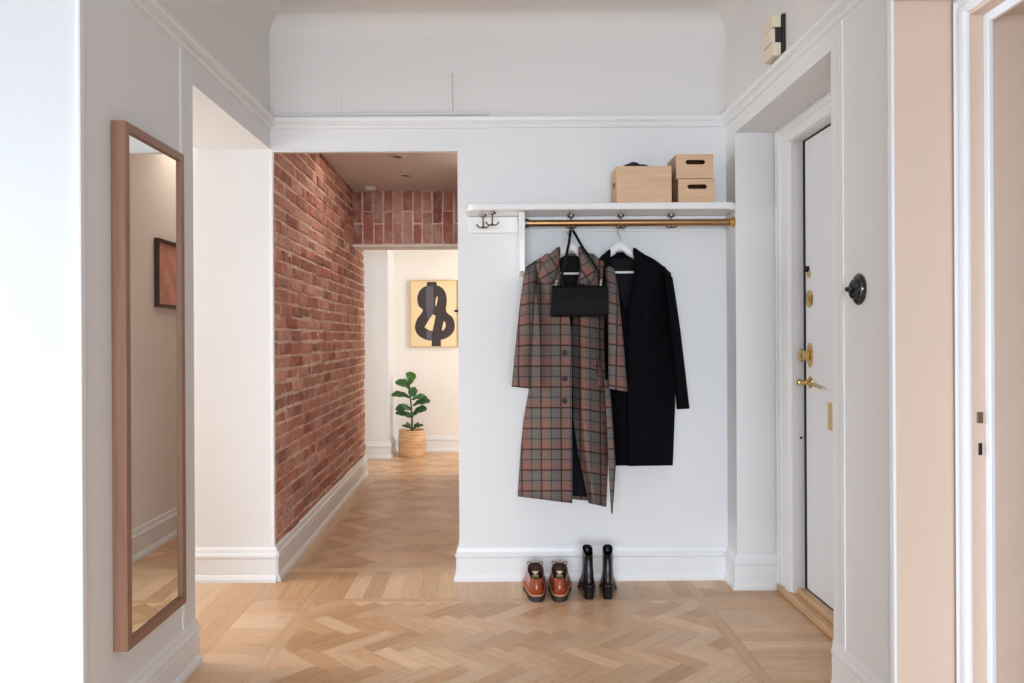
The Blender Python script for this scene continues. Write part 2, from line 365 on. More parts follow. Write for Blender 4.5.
# doorway casing on the right beside the camera
C2 = [(0, 1.27), (0, 1.256), (.010, 1.252), (.016, 1.260), (.026, 1.260), (.034, 1.254), (.046, 1.256), (.052, 1.264), (.052, 1.27)]
b = MB()
b.rings([[(x, 2.196 - o, 0) for o, x in C2], [(x, 2.196 - o, 2.070 - o) for o, x in C2]])
b.rings([[(x, 2.196 - o, 2.070 - o) for o, x in C2], [(x, 1.0 + o, 2.070 - o) for o, x in C2]])
b.rings([[(x, 1.0 + o, 0) for o, x in C2], [(x, 1.0 + o, 2.070 - o) for o, x in C2]])
t9 = S('trim_9', b, M['trim'])
b = MB(); b.box(1.306, 1.320, 2.120, 2.1435, 0, 2.0105, .003); b.box(1.306, 1.320, 1.05, 2.121, 1.985, 2.0105, .003); S('trim_10', b, M['trim'])
pl = thing('strike_plate', (1.288, 2.143, .90), 'small dark lock holes set in the beige door jamb at right', 'strike plate')
b = MB(); b.box(1.284, 1.300, 2.1395, 2.1445, .917, .947, .001); b.build('latch_hole', mat('dull brass', lin(120, 98, 70), .4, .6), pl)
b = MB(); b.box(1.288, 1.297, 2.1395, 2.1445, .832, .864, .001); b.build('bolt_hole', M['gap'], pl)

# ---------------------------------------------------------------- parquet floor
def clip(poly, x0, x1, y0, y1):
    for ax, v, s in ((0, x0, 1), (0, x1, -1), (1, y0, 1), (1, y1, -1)):
        out = []
        for i in range(len(poly)):
            a, c = poly[i - 1], poly[i]
            da, dc = (a[ax] - v) * s, (c[ax] - v) * s
            if (da >= 0) != (dc >= 0):
                t = da / (da - dc); out.append((a[0] + (c[0] - a[0]) * t, a[1] + (c[1] - a[1]) * t))
            if dc >= 0: out.append(c)
        poly = out
        if len(poly) < 3: return None
    return poly
OAK = [lin(214, 174, 136), lin(208, 165, 126), lin(218, 180, 144), lin(202, 158, 119), lin(212, 170, 130), lin(224, 188, 152)]
fl = MB()
def plank(cx, cy, L, w, ang, rect, bias=1.0):
    d = (math.cos(ang), math.sin(ang)); n = (-d[1], d[0]); l, h = L / 2 - .0004, w / 2 - .0004
    q = [(cx + d[0] * a + n[0] * c, cy + d[1] * a + n[1] * c) for a, c in ((-l, -h), (l, -h), (l, h), (-l, h))]
    p = clip(q, *rect)
    if not p: return
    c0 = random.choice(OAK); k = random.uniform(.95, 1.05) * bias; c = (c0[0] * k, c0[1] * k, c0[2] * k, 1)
    ru, rv = random.uniform(0, 40), random.uniform(0, 40)
    uv = [((x - cx) * d[0] + (y - cy) * d[1] + ru, (x - cx) * n[0] + (y - cy) * n[1] + rv) for x, y in p]
    fl.face([(x, y, 0) for x, y in p], uv, c)
def herring(rect, L=.24, w=.07, ox=0, oy=0):
    x0, x1, y0, y1 = rect; c = math.sqrt(.5); nn = int(max(x1 - x0, y1 - y0) / (w * 1.414)) + 8
    mm = int((y1 - y0) / (L * 1.414)) + 4
    # block frame rotated 45 deg: staircase (w,w) runs along X, (L,-L) runs along Y
    for i in range(-nn, nn):
        for j in range(-mm, mm):
            bx, by = i * w + j * L, i * w - j * L
            for (ax, ay, A) in ((bx + L / 2, by + w / 2, 0), (bx + L - w / 2 - L + w / 2 + w / 2, by + w + L / 2, PI / 2)):
                X = (ax + ay) * c; Y = (ay - ax) * c
                X += (x0 + x1) / 2 + ox; Y += (y0 + y1) / 2 + oy
                plank(X, Y, L, w, A - PI / 4, rect, 1.06 if A == 0 else .955)  # blocks toned by direction, painting in the parquet's directional sheen
def boards(rect, along, w, L=9):
    x0, x1, y0, y1 = rect
    if along == 'x':
        y = y0
        while y < y1: plank((x0 + x1) / 2, y + w / 2, x1 - x0, w, 0, rect); y += w
    else:
        x = x0
        while x < x1: plank(x + w / 2, (y0 + y1) / 2, y1 - y0, w, PI / 2, rect); x += w
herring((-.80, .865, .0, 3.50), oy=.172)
boards((-.85, -.80, .0, 3.545), 'y', .05); boards((.865, .915, .0, 3.545), 'y', .05)
boards((-.80, .865, 3.50, 3.545), 'x', .045)
boards((-1.076, -.85, .0, 3.545), 'x', .084); boards((.915, 1.262, .0, 3.66), 'x', .084)
boards((-.85, .915, 3.545, 3.95), 'y', .082); boards((-1.076, -.85, 3.545, 3.95), 'y', .113); boards((.915, 1.10, 3.66, 3.81), 'y', .09); 
boards((1.262, 1.4, 2.5, 3.7), 'y', .07)
boards((-1.43, -1.076, 2.0, 3.81), 'y', .088); boards((-3.6, -1.43, 1.9, 3.81), 'x', .09)
boards((-1.75, -1.076, -.8, 2.1), 'y', .088); boards((-1.076, 1.8, -.8, 0), 'x', .084); boards((1.262, 1.8, 0, 2.3), 'y', .088)
boards((-1.1, -.06, 3.95, 4.02), 'x', .035); boards((-1.2, -1.0, 4.02, 6.6), 'y', .1)
herring((-1.0, -.18, 4.02, 6.60)); boards((-1.2, -.06, 6.60, 6.72), 'x', .06); herring((-1.5, 3.2, 6.72, 8.2))
fl.box(-3.7, 3.3, -.9, 8.3, -.06, -.0025)
floor = S('floor', fl, M['oak'])

# ---------------------------------------------------------------- brick
BR = [lin(186, 124, 109), lin(176, 111, 96), lin(194, 135, 120), lin(164, 100, 87), lin(182, 115, 98), lin(202, 150, 136), lin(152, 102, 92), lin(182, 133, 120)]
def brick(mb, o, d, up, nrm, a0, a1, z0, z1):
    """one brick with a chamfered, slightly uneven face: a along d, z along up, standing out along nrm"""
    out = random.uniform(.001, .010); g = random.uniform(.005, .009); ch = .006
    j = lambda: random.uniform(-.005, .005)
    base = [o + d * a + up * z - nrm * .01 for a, z in ((a0 + g, z0 + g), (a1 - g, z0 + g), (a1 - g, z1 - g), (a0 + g, z1 - g))]
    mid = [p + nrm * (.01 + out - ch * .6) + d * j() + up * j() for p in base]
    cen = sum(base, Vector()) / 4
    front = []
    for p in base:
        v = p - cen
        sa = 1 - ch / max(.01, abs(v.dot(d))); sz = 1 - ch / max(.01, abs(v.dot(up)))
        front.append(cen + d * (v.dot(d) * sa + j()) + up * (v.dot(up) * sz + j()) + nrm * (.01 + out + random.uniform(-.002, .002)))
    c0 = random.choice(BR); k = random.uniform(.9, 1.12); c = (c0[0] * k, c0[1] * k, c0[2] * k, 1)
    for i in range(4):
        n = (i + 1) % 4
        mb.face([base[i], base[n], mid[n], mid[i]], None, c); mb.face([mid[i], mid[n], front[n], front[i]], None, c)
    mb.face(front, None, c)
A = Vector((BX(3.83), 3.83, 0)); B_ = Vector((BX(6.78), 6.78, 0)); d = (B_ - A).normalized(); nrm = Vector((d.y, -d.x, 0)); up = Vector((0, 0, 1)); LW = (B_ - A).length
bw = MB()
z = .13; row = 0
while z < 2.30:
    h = random.uniform(.062, .071); a = -.13 * (row % 2) - random.uniform(0, .04)
    while a < LW:
        l = random.choice((.25, .255, .24, .245, .125)); a0, a1 = max(a, 0), min(a + l, LW)
        if a1 - a0 > .02: brick(bw, A - nrm * .006, d, up, nrm, a0, a1, z, min(z + h, 2.31))
        a += l
    z += h; row += 1
wb = S('wall_brick', bw, M['brick'])
b = MB(); q = [A - nrm * .006, B_ - nrm * .006, B_ - nrm * .2, A - nrm * .2]
b.rings([[tuple(p) for p in q], [tuple(p + up * 2.4) for p in q]]); mo = S('wall_brick_mortar', b, M['mortar'])
# flat brick lintel over the far end of the corridor
bl = MB(); o = Vector((-1.12, 6.2, 1.882)); d2 = Vector((1, 0, 0)); n2 = Vector((0, -1, 0))
a = 0; k = 0
while a < .96:
    w = random.uniform(.072, .088)
    s = .255 if k % 2 else .16
    brick(bl, o, d2, up, n2, a, min(a + w, .945), 0, s); brick(bl, o, d2, up, n2, a, min(a + w, .945), s, .418)
    a += w; k += 1
    if a > .93: break
S('wall_lintel', bl, M['brick'])
b = MB(); b.box(-1.13, -.18, 6.204, 6.45, 1.880, 2.31); S('wall_lintel_mortar', b, M['mortar'])

# ---------------------------------------------------------------- long wall mirror
mr = thing('wall_mirror', (XL, 2.44, .282), 'tall narrow mirror in a brown oak frame on the left wall', 'mirror')
b = MB(); y0, y1, z0, z1, xa, xb, fw = 2.232, 2.652, .282, 1.765, XL + .001, -1.034, .026
outer = [(y0, z0), (y1, z0), (y1, z1), (y0, z1)]; inner = [(y0 + fw, z0 + fw), (y1 - fw, z0 + fw), (y1 - fw, z1 - fw), (y0 + fw, z1 - fw)]
for i in range(4):
    j = (i + 1) % 4
    o0, o1, i1, i0 = outer[i], outer[j], inner[j], inner[i]
    b.rings([[(xa, *o0), (xb, *o0), (xb, *i0), (xa, *i0)], [(xa, *o1), (xb, *o1), (xb, *i1), (xa, *i1)]])
b.build('frame', M['mframe'], mr, bev=.0015)
b = MB(); b.box(XL + .004, xb - .009, y0 + fw - .004, y1 - fw + .004, z0 + fw - .004, z1 - fw + .004); b.build('mirror_glass', M['mirror'], mr)
# framed picture in the corridor (seen in the mirror)
pf = thing('framed_picture', (-.18, 4.64, 1.52), 'small reddish print in dark frame, seen in the mirror', 'picture')
b = MB(); y0, y1, z0, z1 = 4.45, 4.83, 1.335, 1.72
for q in ((y0, y1, z0, z0 + .018), (y0, y1, z1 - .018, z1), (y0, y0 + .018, z0 + .018, z1 - .018), (y1 - .018, y1, z0 + .018, z1 - .018)): b.box(-.205, -.181, *q)
b.build('frame', M['darkframe'], pf)
b = MB(); b.box(-.192, -.182, y0 + .015, y1 - .015, z0 + .015, z1 - .015); b.build('print', M['redprint'], pf)

# ---------------------------------------------------------------- hat shelf
ZS0, ZS1, YSF = 1.728, 1.760, 3.600
hs = thing('hat_shelf', (.47, YB, ZS0), 'long white wall shelf with rounded corners and back board', 'shelf')
b = MB(); poly = [(-.14, 3.809)]
for c, a0 in (((-.075, YSF + .065), PI), ((1.034, YSF + .055), 1.5 * PI)):
    rr = .065 if a0 == PI else .055
    poly += [(c[0] + rr * math.cos(a0 + t * PI / 16), c[1] + rr * math.sin(a0 + t * PI / 16)) for t in range(9)]
poly += [(1.089, 3.809)]
b.ext(poly, ZS0, ZS1, 'z'); b.build('shelf_board', M['shelf'], hs, bev=.006)
b = MB(); b.box(-.13, .103, 3.79, 3.809, 1.650, ZS0 - .001, .003); b.box(.131, 1.078, 3.79, 3.809, 1.695, ZS0 - .001, .003); b.box(.131, 1.078, 3.797, 3.809, 1.655, 1.690, .002); b.build('back_board', M['shelf'], hs)
b = MB(); b.ext([(3.64, ZS0 - .001), (3.635, 1.60), (3.64, 1.455), (3.809, 1.44), (3.809, ZS0 - .001)], .104, .130, 'x'); b.build('bracket', M['shelf'], hs, bev=.003)
# clothes rod
cr = thing('clothes_rod', (.6, 3.68, 1.679), 'brass clothes rod under the white shelf', 'rod')
b = MB(); b.tube([(.134, 3.68, 1.679), (.6, 3.68, 1.679), (1.078, 3.68, 1.679)], .0155, 18); b.build('rod', M['rod'], cr, smooth=True)
for xx, xo, sgn in ((.131, .142, 1), (1.0935, 1.076, -1)):
    b = MB(); b.lathe([(.025, 0), (.025, .005), (.0205, .007), (.0205, abs(xo - xx) + .006), (.016, abs(xo - xx) + .008)], (xx, 3.68, 1.679), (sgn, 0, 0), 20); b.build('flange', M['brass'] if sgn < 0 else M['steel'], cr, smooth=True)
# double hooks
def hook(loc, label):
    t = thing('coat_hook', loc, label, 'hook', 'double metal hooks under the hat shelf'); x, y, z = loc
    b = MB(); b.lathe([(.005, -.012), (.015, -.010), (.017, -.004), (.017, 0)], loc, n=18); b.build('base', M['steel'], t, smooth=True)
    b = MB(); b.tube([(x, y, z - .008), (x, y, z - .052)], .0035, 8); b.lathe([(.001, -.064), (.006, -.060), (.005, -.052), (.0035, -.05)], loc, n=10); b.build('stem', M['steel'], t, smooth=True)
    for s in (-1, 1):
        b = MB(); b.tube([(x + s * .030 * u, y - .004 * u, z - .054 - .010 * math.sin(u * 2.4) + .016 * u * u) for u in [i / 8 for i in range(9)]], [.0034] * 8 + [.0052], 8); b.build('prong', M['steel'], t, smooth=True)
    return t
hk = hook((-.062, 3.735, ZS0 - .001), 'double metal hook nearest the wall at shelf left end')
dup(hk, (-.0185, 3.655, ZS0 - .001), 'double metal hook nearer the shelf front edge at left end')
for xx, lb in ((.351, 'double metal hook behind brass rod, above the plaid coat'), (.585, 'double metal hook behind brass rod, above the black coat'), (.822, 'empty double metal hook behind brass rod, right of the coats')):
    dup(hk, (xx, 3.762, ZS0 - .001), lb)

# ---------------------------------------------------------------- wooden boxes
def plate_hole(mb, x0, x1, z0, z1, hx, hz, hw, hh, y0, y1, axis='y'):
    """upright plate with a stadium-shaped grip hole"""
    n = 24; r = hh / 2; inn = []; out = []
    for i in range(n):
        a = 2 * PI * (i + .5) / n
        px = hx + r * math.cos(a) + (hw / 2 - r) * (1 if math.cos(a) > 0 else -1); pz = hz + r * math.sin(a); inn.append((px, pz))
        dx, dz = px - hx, pz - hz
        ts = []
        if dx: ts.append(((x1 if dx > 0 else x0) - hx) / dx)
        if dz: ts.append(((z1 if dz > 0 else z0) - hz) / dz)
        t = min(ts); out.append((hx + dx * t, hz + dz * t))
    for cx_, cz_ in ((x0, z0), (x1, z0), (x1, z1), (x0, z1)):     # snap the nearest outline point to each corner
        k = min(range(n), key=lambda i: (out[i][0] - cx_) ** 2 + (out[i][1] - cz_) ** 2); out[k] = (cx_, cz_)
    f = (lambda a, b_, t: (a, t, b_)) if axis == 'y' else (lambda a, b_, t: (t, a, b_))
    R = [[f(a, c, y0) for a, c in out], [f(a, c, y0) for a, c in inn], [f(a, c, y1) for a, c in inn], [f(a, c, y1) for a, c in out], [f(a, c, y0) for a, c in out]]
    return mb.rings(R, False, False)
def wood_box(loc, w, dp, h, label, hole, group=None, lid=False, foot=.001):
    t = thing('storage_box', loc, label, 'box', group); x, y, z = loc; T = .008
    x0, x1, y0, y1, z0, z1 = x - w / 2, x + w / 2, y, y + dp, z, z + h
    b = MB()
    if hole == 'front': plate_hole(b, x0, x1, z0 + foot, z1, x + .003, z0 + h * .68, .088, .021, y0, y0 + T)
    else: b.box(x0, x1, y0, y0 + T, z0 + .001, z1)
    b.build('front_panel', M['boxwood'], t)
    b = MB(); b.box(x0, x1, y1 - T, y1, z0 + .001, z1); b.build('back_panel', M['boxwood'], t)
    for xa in (x0, x1 - T):
        b = MB()
        if hole == 'side': plate_hole(b, y0 + T, y1 - T, z0 + .001, z1, (y0 + y1) / 2, z0 + h * .56, .07, .022, xa, xa + T, 'x')
        else: b.box(xa, xa + T, y0 + T, y1 - T, z0 + .001, z1)
        b.build('side_panel', M['boxdark'], t)
    if lid: b = MB(); b.box(x0 + T, x1 - T, y0 + T, y1 - T, z1 - .012, z1 - .002); b.build('shade_lid', M['boxdark'], t)  # unseen lid, added to keep the grip hole dark inside
    b = MB(); b.box(x0 + T, x1 - T, y0 + T, y1 - T, z0 + .0005, z0 + .010); b.build('bottom_panel', M['boxdark'], t)
    return t
wood_box((.668, 3.612, ZS1), .247, .185, .165, 'large pale wooden box with dark cloth showing on the shelf', 'side')
wood_box((.905, 3.612, ZS1), .165, .185, .104, 'small pale wooden box with grip hole, lower of two stacked', 'front', 'small wooden boxes stacked on the shelf', True)
wood_box((.897, 3.612, ZS1 + .1045), .167, .185, .113, 'small pale wooden box with grip hole, top of the stack', 'front', 'small wooden boxes stacked on the shelf', True, .005)
# dark cloth heaped in the large box
b = MB(); n = 28; rows = []
for j in range(13):
    v = j / 12; rg = []
    for i in range(n + 1):
        u = i / n
        e = math.sin(PI * min(1, max(0, u))) ** .45 * math.sin(PI * v) ** .5
        hgt = (.030 * math.exp(-((u - .30) / .30) ** 2) + .010 * math.exp(-((u - .66) / .12) ** 2) + .008 * (1 - u)) * e + .004 * math.sin(u * 31 + v * 9) * e
        rg.append((lerp(.562, .765, u), lerp(3.626, 3.782, v), ZS1 + .154 + hgt * 1.25))
    rows.append(rg)
b.rings(rows, False, False, False)
tag(b.build('folded_garment', M['darkcloth'], smooth=True, solid=.006, ang=180), 'dark navy folded garment poking out of the large box', 'garment')

# ---------------------------------------------------------------- coats
PXM = 221.0
def cloth(mb, rows, yf, nu=22, nv=44, u0=571.0, vshift=0.0, crown=0.0):
    """rows: (xl,yl,xr,yr) image-space outline of a hanging panel; yf(u,v,x) gives its depth"""
    V = []
    for j in range(nv + 1):
        v = j / nv * (len(rows) - 1); k = min(int(v), len(rows) - 2); t = v - k
        a = [lerp(rows[k][i], rows[k + 1][i], t) for i in range(4)]
        line = []
        for i in range(nu + 1):
            u = i / nu; x = lerp(a[0], a[2], u); y = lerp(a[1], a[3], u) - crown * math.sin(PI * u) * max(0, 1 - j / nv * 6)
            line.append((at(x, y, yf(u, j / nv, x, y)), ((x - u0) / PXM + 3, -(y + (x - u0) * vshift) / PXM + 5)))
        V.append(line)
    vs = [[mb.bm.verts.new(p[0]) for p in l] for l in V]
    for j in range(nv):
        for i in range(nu):
            f = mb.bm.faces.new((vs[j][i], vs[j][i + 1], vs[j + 1][i + 1], vs[j + 1][i]))
            for l, (jj, ii) in zip(f.loops, ((j, i), (j, i + 1), (j + 1, i + 1), (j + 1, i))): l[mb.uv].uv = V[jj][ii][1]
    return mb
def sleeve(mb, secs, n=24, u0=571.0, cuff=True):
    """secs: (xl,xr,y_left,y_right,Ycentre,ry)"""
    ss = []
    for k in range(len(secs) - 1):
        for q in range(5): ss.append([lerp(secs[k][i], secs[k + 1][i], q / 5) for i in range(6)])
    ss.append(list(secs[-1]))
    if cuff:
        e = secs[-1]; ss += [[e[0] + 1.2, e[1] - 1.2, e[2] + .3, e[3] + .3, e[4], e[5] * .9], [e[0] + 1.5, e[1] - 1.5, e[2] - 6, e[3] - 6, e[4], e[5] * .85]]
    rings, uvs = [], []
    for idx, (xl, xr, yl, yr, Yc, ry) in enumerate(ss):
        r, q = [], []
        for i in range(n):
            a = 2 * PI * i / n; cx_ = (xl + xr) / 2; hw = (xr - xl) / 2
            w = 1 + .05 * math.sin(a * 3 + idx * .5)
            x = cx_ - hw * math.cos(a) * (1 if abs(math.cos(a)) > .8 else w); y = lerp(yl, yr, (x - xl) / max(.1, xr - xl))
            r.append(at(x, y, Yc - ry * math.sin(a) * w))
        rings.append(r)
    def uvf(k, i):
        xl, xr, yl, yr, Yc, ry = ss[k]
        return ((xl - u0 + (i / n) * 2.6 * (xr - xl)) / PXM + 3, -((yl + yr) / 2 + (3 if i else 0) * 0) / PXM + 5)
    mb.rings(rings, True, True, True, uvf)
    return mb
def flap(mb, outline, Y0, dome, u0=571.0, tilt=0, up0=0.0, grow=6):
    """collar/lapel leaf, domed towards the viewer, from a star-shaped outline"""
    n = len(outline); pts = []
    for i in range(n):                                   # smooth closed outline (Catmull-Rom)
        p0, p1, p2, p3 = (Vector(outline[(i + k) % n]) for k in (-1, 0, 1, 2))
        for q in range(grow):
            t = q / grow; pts.append(.5 * ((2 * p1) + (p2 - p0) * t + (2 * p0 - 5 * p1 + 4 * p2 - p3) * t * t + (3 * p1 - p0 - 3 * p2 + p3) * t ** 3))
    c = sum(pts, Vector((0, 0))) / len(pts); R = []
    for s in (1, .8, .55, .3, .08):
        R.append([(c + (p - c) * s, s) for p in pts])
    V = [[mb.bm.verts.new(at(p.x, p.y, Y0 + tilt * (p.y - c.y) - dome * (1 - s ** 3))) for p, s in r] for r in R]
    m_ = len(pts)
    for k in range(len(R) - 1):
        for i in range(m_):
            j = (i + 1) % m_
            f = mb.bm.faces.new((V[k][i], V[k][j], V[k + 1][j], V[k + 1][i]))
            for l, (kk, ii) in zip(f.loops, ((k, i), (k, j), (k + 1, j), (k + 1, i))):
                p = R[kk][ii][0]; x, y = (p.x - u0) * .82 - (p.y - 270) * .5, (p.y - 270) * .82 + (p.x - u0) * .5
                l[mb.uv].uv = (x / PXM + 3, -y / PXM + 5)
    f = mb.bm.faces.new(V[-1])
    return mb
YFRONT, YBACK = 3.575, 3.770
pc = thing('plaid_coat', at(571, 250, 3.70), 'long grey and rust plaid coat on white hanger, in front', 'coat')
def depthL(u, v, x, y):
    t = 1 - u; e = YFRONT + (YBACK - YFRONT) * t ** 3.2
    return e + .012 * (1 - v) + (.014 * v + .004) * math.sin(u * 9 + 1.2 * math.sin(v * 4)) * min(1, 3 * u) * (1 - u * .6) + .006 * math.sin(v * 12 + u * 5) * (1 - v) * u
def depthR(u, v, x, y):
    e = YFRONT + .004 + (YBACK - YFRONT) * u ** 3.2
    fold = .078 * max(0, 1 - u / .26) * min(1, max(0, (v - .12) * 6)) if v < .72 else .05 * max(0, 1 - u / .3)
    return e + fold + .012 * (1 - v) + (.016 * v + .003) * math.sin(u * 10 + 1.0) * (1 - u) + .005 * math.sin(v * 12 + u * 6) * (1 - v) * (1 - u)
b = MB(); cloth(b, [(527, 267, 559, 251), (529, 284, 560, 271), (531, 300, 567, 299), (531, 330, 571.5, 330), (531, 360, 571.5, 361), (529, 390, 571.5, 391), (523.5, 420, 571.5, 422), (520.5, 450, 571.5, 454), (517.2, 496.5, 571.5, 503.7)], depthL, 30, 60, crown=2.0)
b.build('front_panel', M['plaid'], pc, smooth=True, solid=.004, ang=180)
b = MB(); cloth(b, [(580.5, 251, 613, 269), (580, 271, 611, 286), (575, 299, 609, 302), (571.8, 330, 608.5, 332), (571.8, 360, 609, 362), (571.8, 390, 610, 392), (573, 420, 609, 422), (577, 450, 607.5, 454), (588, 503.5, 605, 507.5)], depthR, 30, 60, vshift=-.16, crown=2.0)
b.build('front_panel', M['plaid'], pc, smooth=True, solid=.004, ang=180)
b = MB(); cloth(b, [(546, 254, 594, 254), (530, 270, 611, 272), (531, 300, 609, 302), (531, 390, 609, 392), (523, 430, 608, 430), (518, 494, 605, 503)], lambda u, v, x, y: 3.768 - .004 * math.sin(u * 12) - .03 * (1 - v) ** 6, 20, 30)
b.build('back_panel', M['plaid'], pc, smooth=True, solid=.004, ang=180)
b = MB(); cloth(b, [(555, 256, 586, 256), (548, 275, 596, 275), (535, 300, 604, 302), (533, 390, 605, 392), (528, 430, 603, 430), (524, 492, 601, 499)], lambda u, v, x, y: 3.742 - .01 * math.sin(u * 25 + v * 2) * v - .02 * (1 - v) ** 6, 26, 30)
b.build('lining', M['lining'], pc, smooth=True, ang=180)
b = MB(); sleeve(b, [(526, 536, 267, 264, 3.680, .020), (523.5, 537, 280, 276, 3.655, .040), (520.5, 535, 300, 297, 3.635, .050), (516.5, 533, 335, 333, 3.61, .050), (513.5, 531.5, 365, 364, 3.595, .048), (511.3, 530.5, 386.5, 388.5, 3.59, .044)])
b.build('sleeve', M['plaid'], pc, smooth=True, ang=60)
b = MB(); sleeve(b, [(605, 614.5, 264, 269, 3.680, .020), (606, 617.5, 278, 282, 3.655, .040), (607, 619.5, 297, 301, 3.635, .050), (608, 623, 335, 337, 3.61, .050), (608, 625.5, 365, 367, 3.595, .048), (608, 627.3, 389, 392, 3.59, .044)])
b.build('sleeve', M['plaid'], pc, smooth=True, ang=60)
for pts in ([(560.2, 248), (551, 254.5), (544, 264), (539.5, 276), (541.5, 283.5), (548, 284.5), (554, 281), (558, 269.5)], [(579, 248), (586.5, 252), (594, 258.5), (596, 271), (592.5, 281.5), (587, 285), (579.5, 282), (581.5, 268)]):
    b = MB(); flap(b, pts, 3.572, .022, tilt=-.0012); b.build('collar', M['plaid'], pc, smooth=True, solid=.006, ang=180)
b = MB(); bt = [(606, 380, 3.64), (607.5, 392, 3.61), (608.5, 408, 3.59), (609.8, 430, 3.58), (611.5, 466, 3.58), (611.2, 492, 3.58), (610.9, 514.5, 3.58)]
wd = [2.6, 2.8, 3, 3.2, 3.6, 2.1, .4]; Lr = []
for j in range(31):
    v = j / 30 * (len(bt) - 1); k = min(int(v), len(bt) - 2); t = v - k
    Lr.append((lerp(bt[k][0], bt[k + 1][0], t), lerp(bt[k][1], bt[k + 1][1], t), lerp(bt[k][2], bt[k + 1][2], t), lerp(wd[k], wd[k + 1], t)))
b.rings([[at(x - w, y, Y) for x, y, Y, w in Lr], [at(x + w, y, Y + .004) for x, y, Y, w in Lr]], False, False, False, uvs=lambda k, i: (3.10 + k * .03, -(Lr[min(i, 30)][1]) / PXM + 5)); b.build('belt', M['plaid'], pc, smooth=True, solid=.004)
bm_ = mat('dark horn button', lin(34, 29, 28), .7, var=.2)
for (x, y) in ((564.5, 353), (564.5, 379), (564.5, 401.5)):
    b = MB(); p = at(x, y, YFRONT - .012); b.lathe([(.001, -.004), (.010, -.004), (.012, 0), (.012, .006)], p, (0, -1, 0), 16); b.build('button', bm_, pc, smooth=True)
for rows, fn in (([(594, 362, 598.5, 356.5), (599.5, 389, 603.5, 386)], lambda u, v, x, y: depthR((x - 571.8) / 37.5, .55, x, y) - .005), ([(533, 362, 537, 357), (534, 388, 538, 385)], lambda u, v, x, y: depthL((x - 531) / 40.5, .55, x, y) - .005)):
    b = MB(); cloth(b, rows, fn, 4, 10, u0=568.0); b.build('pocket_welt', M['plaid'], pc, smooth=True, solid=.005)

bc = thing('black_coat', at(622, 252, 3.72), 'plain black wool coat on white hanger, partly behind plaid coat', 'coat')
DY = .03
def dBL(u, v, x, y): return 3.690 + .07 * (1 - u) ** 3 + .006 * math.sin(u * 8) * v
def dBR(u, v, x, y): return 3.622 + DY + .125 * u ** 3.2 + .02 * (1 - v) ** 3 + .007 * math.sin(u * 8 + v) * v * (1 - u)
b = MB(); cloth(b, [(598, 268, 610, 253), (600, 290, 617, 285), (604, 320, 628, 316), (606, 360, 630, 360), (608, 410, 630, 410), (612.5, 466, 630, 466.5)], dBL, 16, 40); b.build('front_panel', M['blackwool'], bc, smooth=True, solid=.004, ang=180)
b = MB(); cloth(b, [(635, 252, 671, 274), (634, 285, 672, 292), (628, 316, 674, 318), (627.5, 360, 675, 360), (627.5, 410, 674.3, 410), (627.5, 466.8, 671.8, 466.3)], dBR, 26, 50, crown=3.6); b.build('front_panel', M['blackwool'], bc, smooth=True, solid=.004, ang=180)
b = MB(); cloth(b, [(611, 253, 634, 253), (600, 268, 666, 268), (604, 300, 673, 300), (606, 360, 675, 360), (608, 410, 674, 410), (612.5, 465.5, 671.5, 465.5)], lambda u, v, x, y: 3.785 - .03 * (1 - v) ** 8, 20, 30); b.build('back_panel', M['blackwool'], bc, smooth=True, solid=.003, ang=180)
b = MB(); cloth(b, [(610, 256, 635, 256), (606, 275, 642, 275), (608, 300, 640, 300), (612, 330, 640, 330)], lambda u, v, x, y: 3.768, 16, 20); b.build('lining', M['lining'], bc, smooth=True, ang=180)
b = MB(); sleeve(b, [(661, 669, 269, 272, 3.735, .012), (663, 673, 273, 279, 3.71, .036), (666, 676.5, 300, 302, 3.69, .048), (669, 680.5, 330, 331, 3.67, .05), (673, 685.5, 375, 375, 3.655, .048), (676.3, 689.2, 410, 409.5, 3.65, .044)]); b.build('sleeve', M['blackwool'], bc, smooth=True, ang=60)
b = MB(); sleeve(b, [(597, 603, 268, 262, 3.735, .02), (596, 605, 290, 288, 3.735, .03), (597, 607, 340, 340, 3.735, .032), (598, 608, 405, 405, 3.735, .03)]); b.build('sleeve', M['blackwool'], bc, smooth=True, ang=60)
for pts in ([(633.5, 249.5), (640, 252), (646, 257), (648, 268), (643, 285), (635, 302), (628.5, 315), (631, 296), (637, 272)], [(611, 251), (605, 254), (598, 262), (599, 275), (606, 292), (618, 310), (616, 292), (607.5, 272)]):
    b = MB(); flap(b, pts, 3.640 + DY, .012, grow=4); b.build('lapel', M['blackwool'], bc, smooth=True, solid=.006, ang=180)

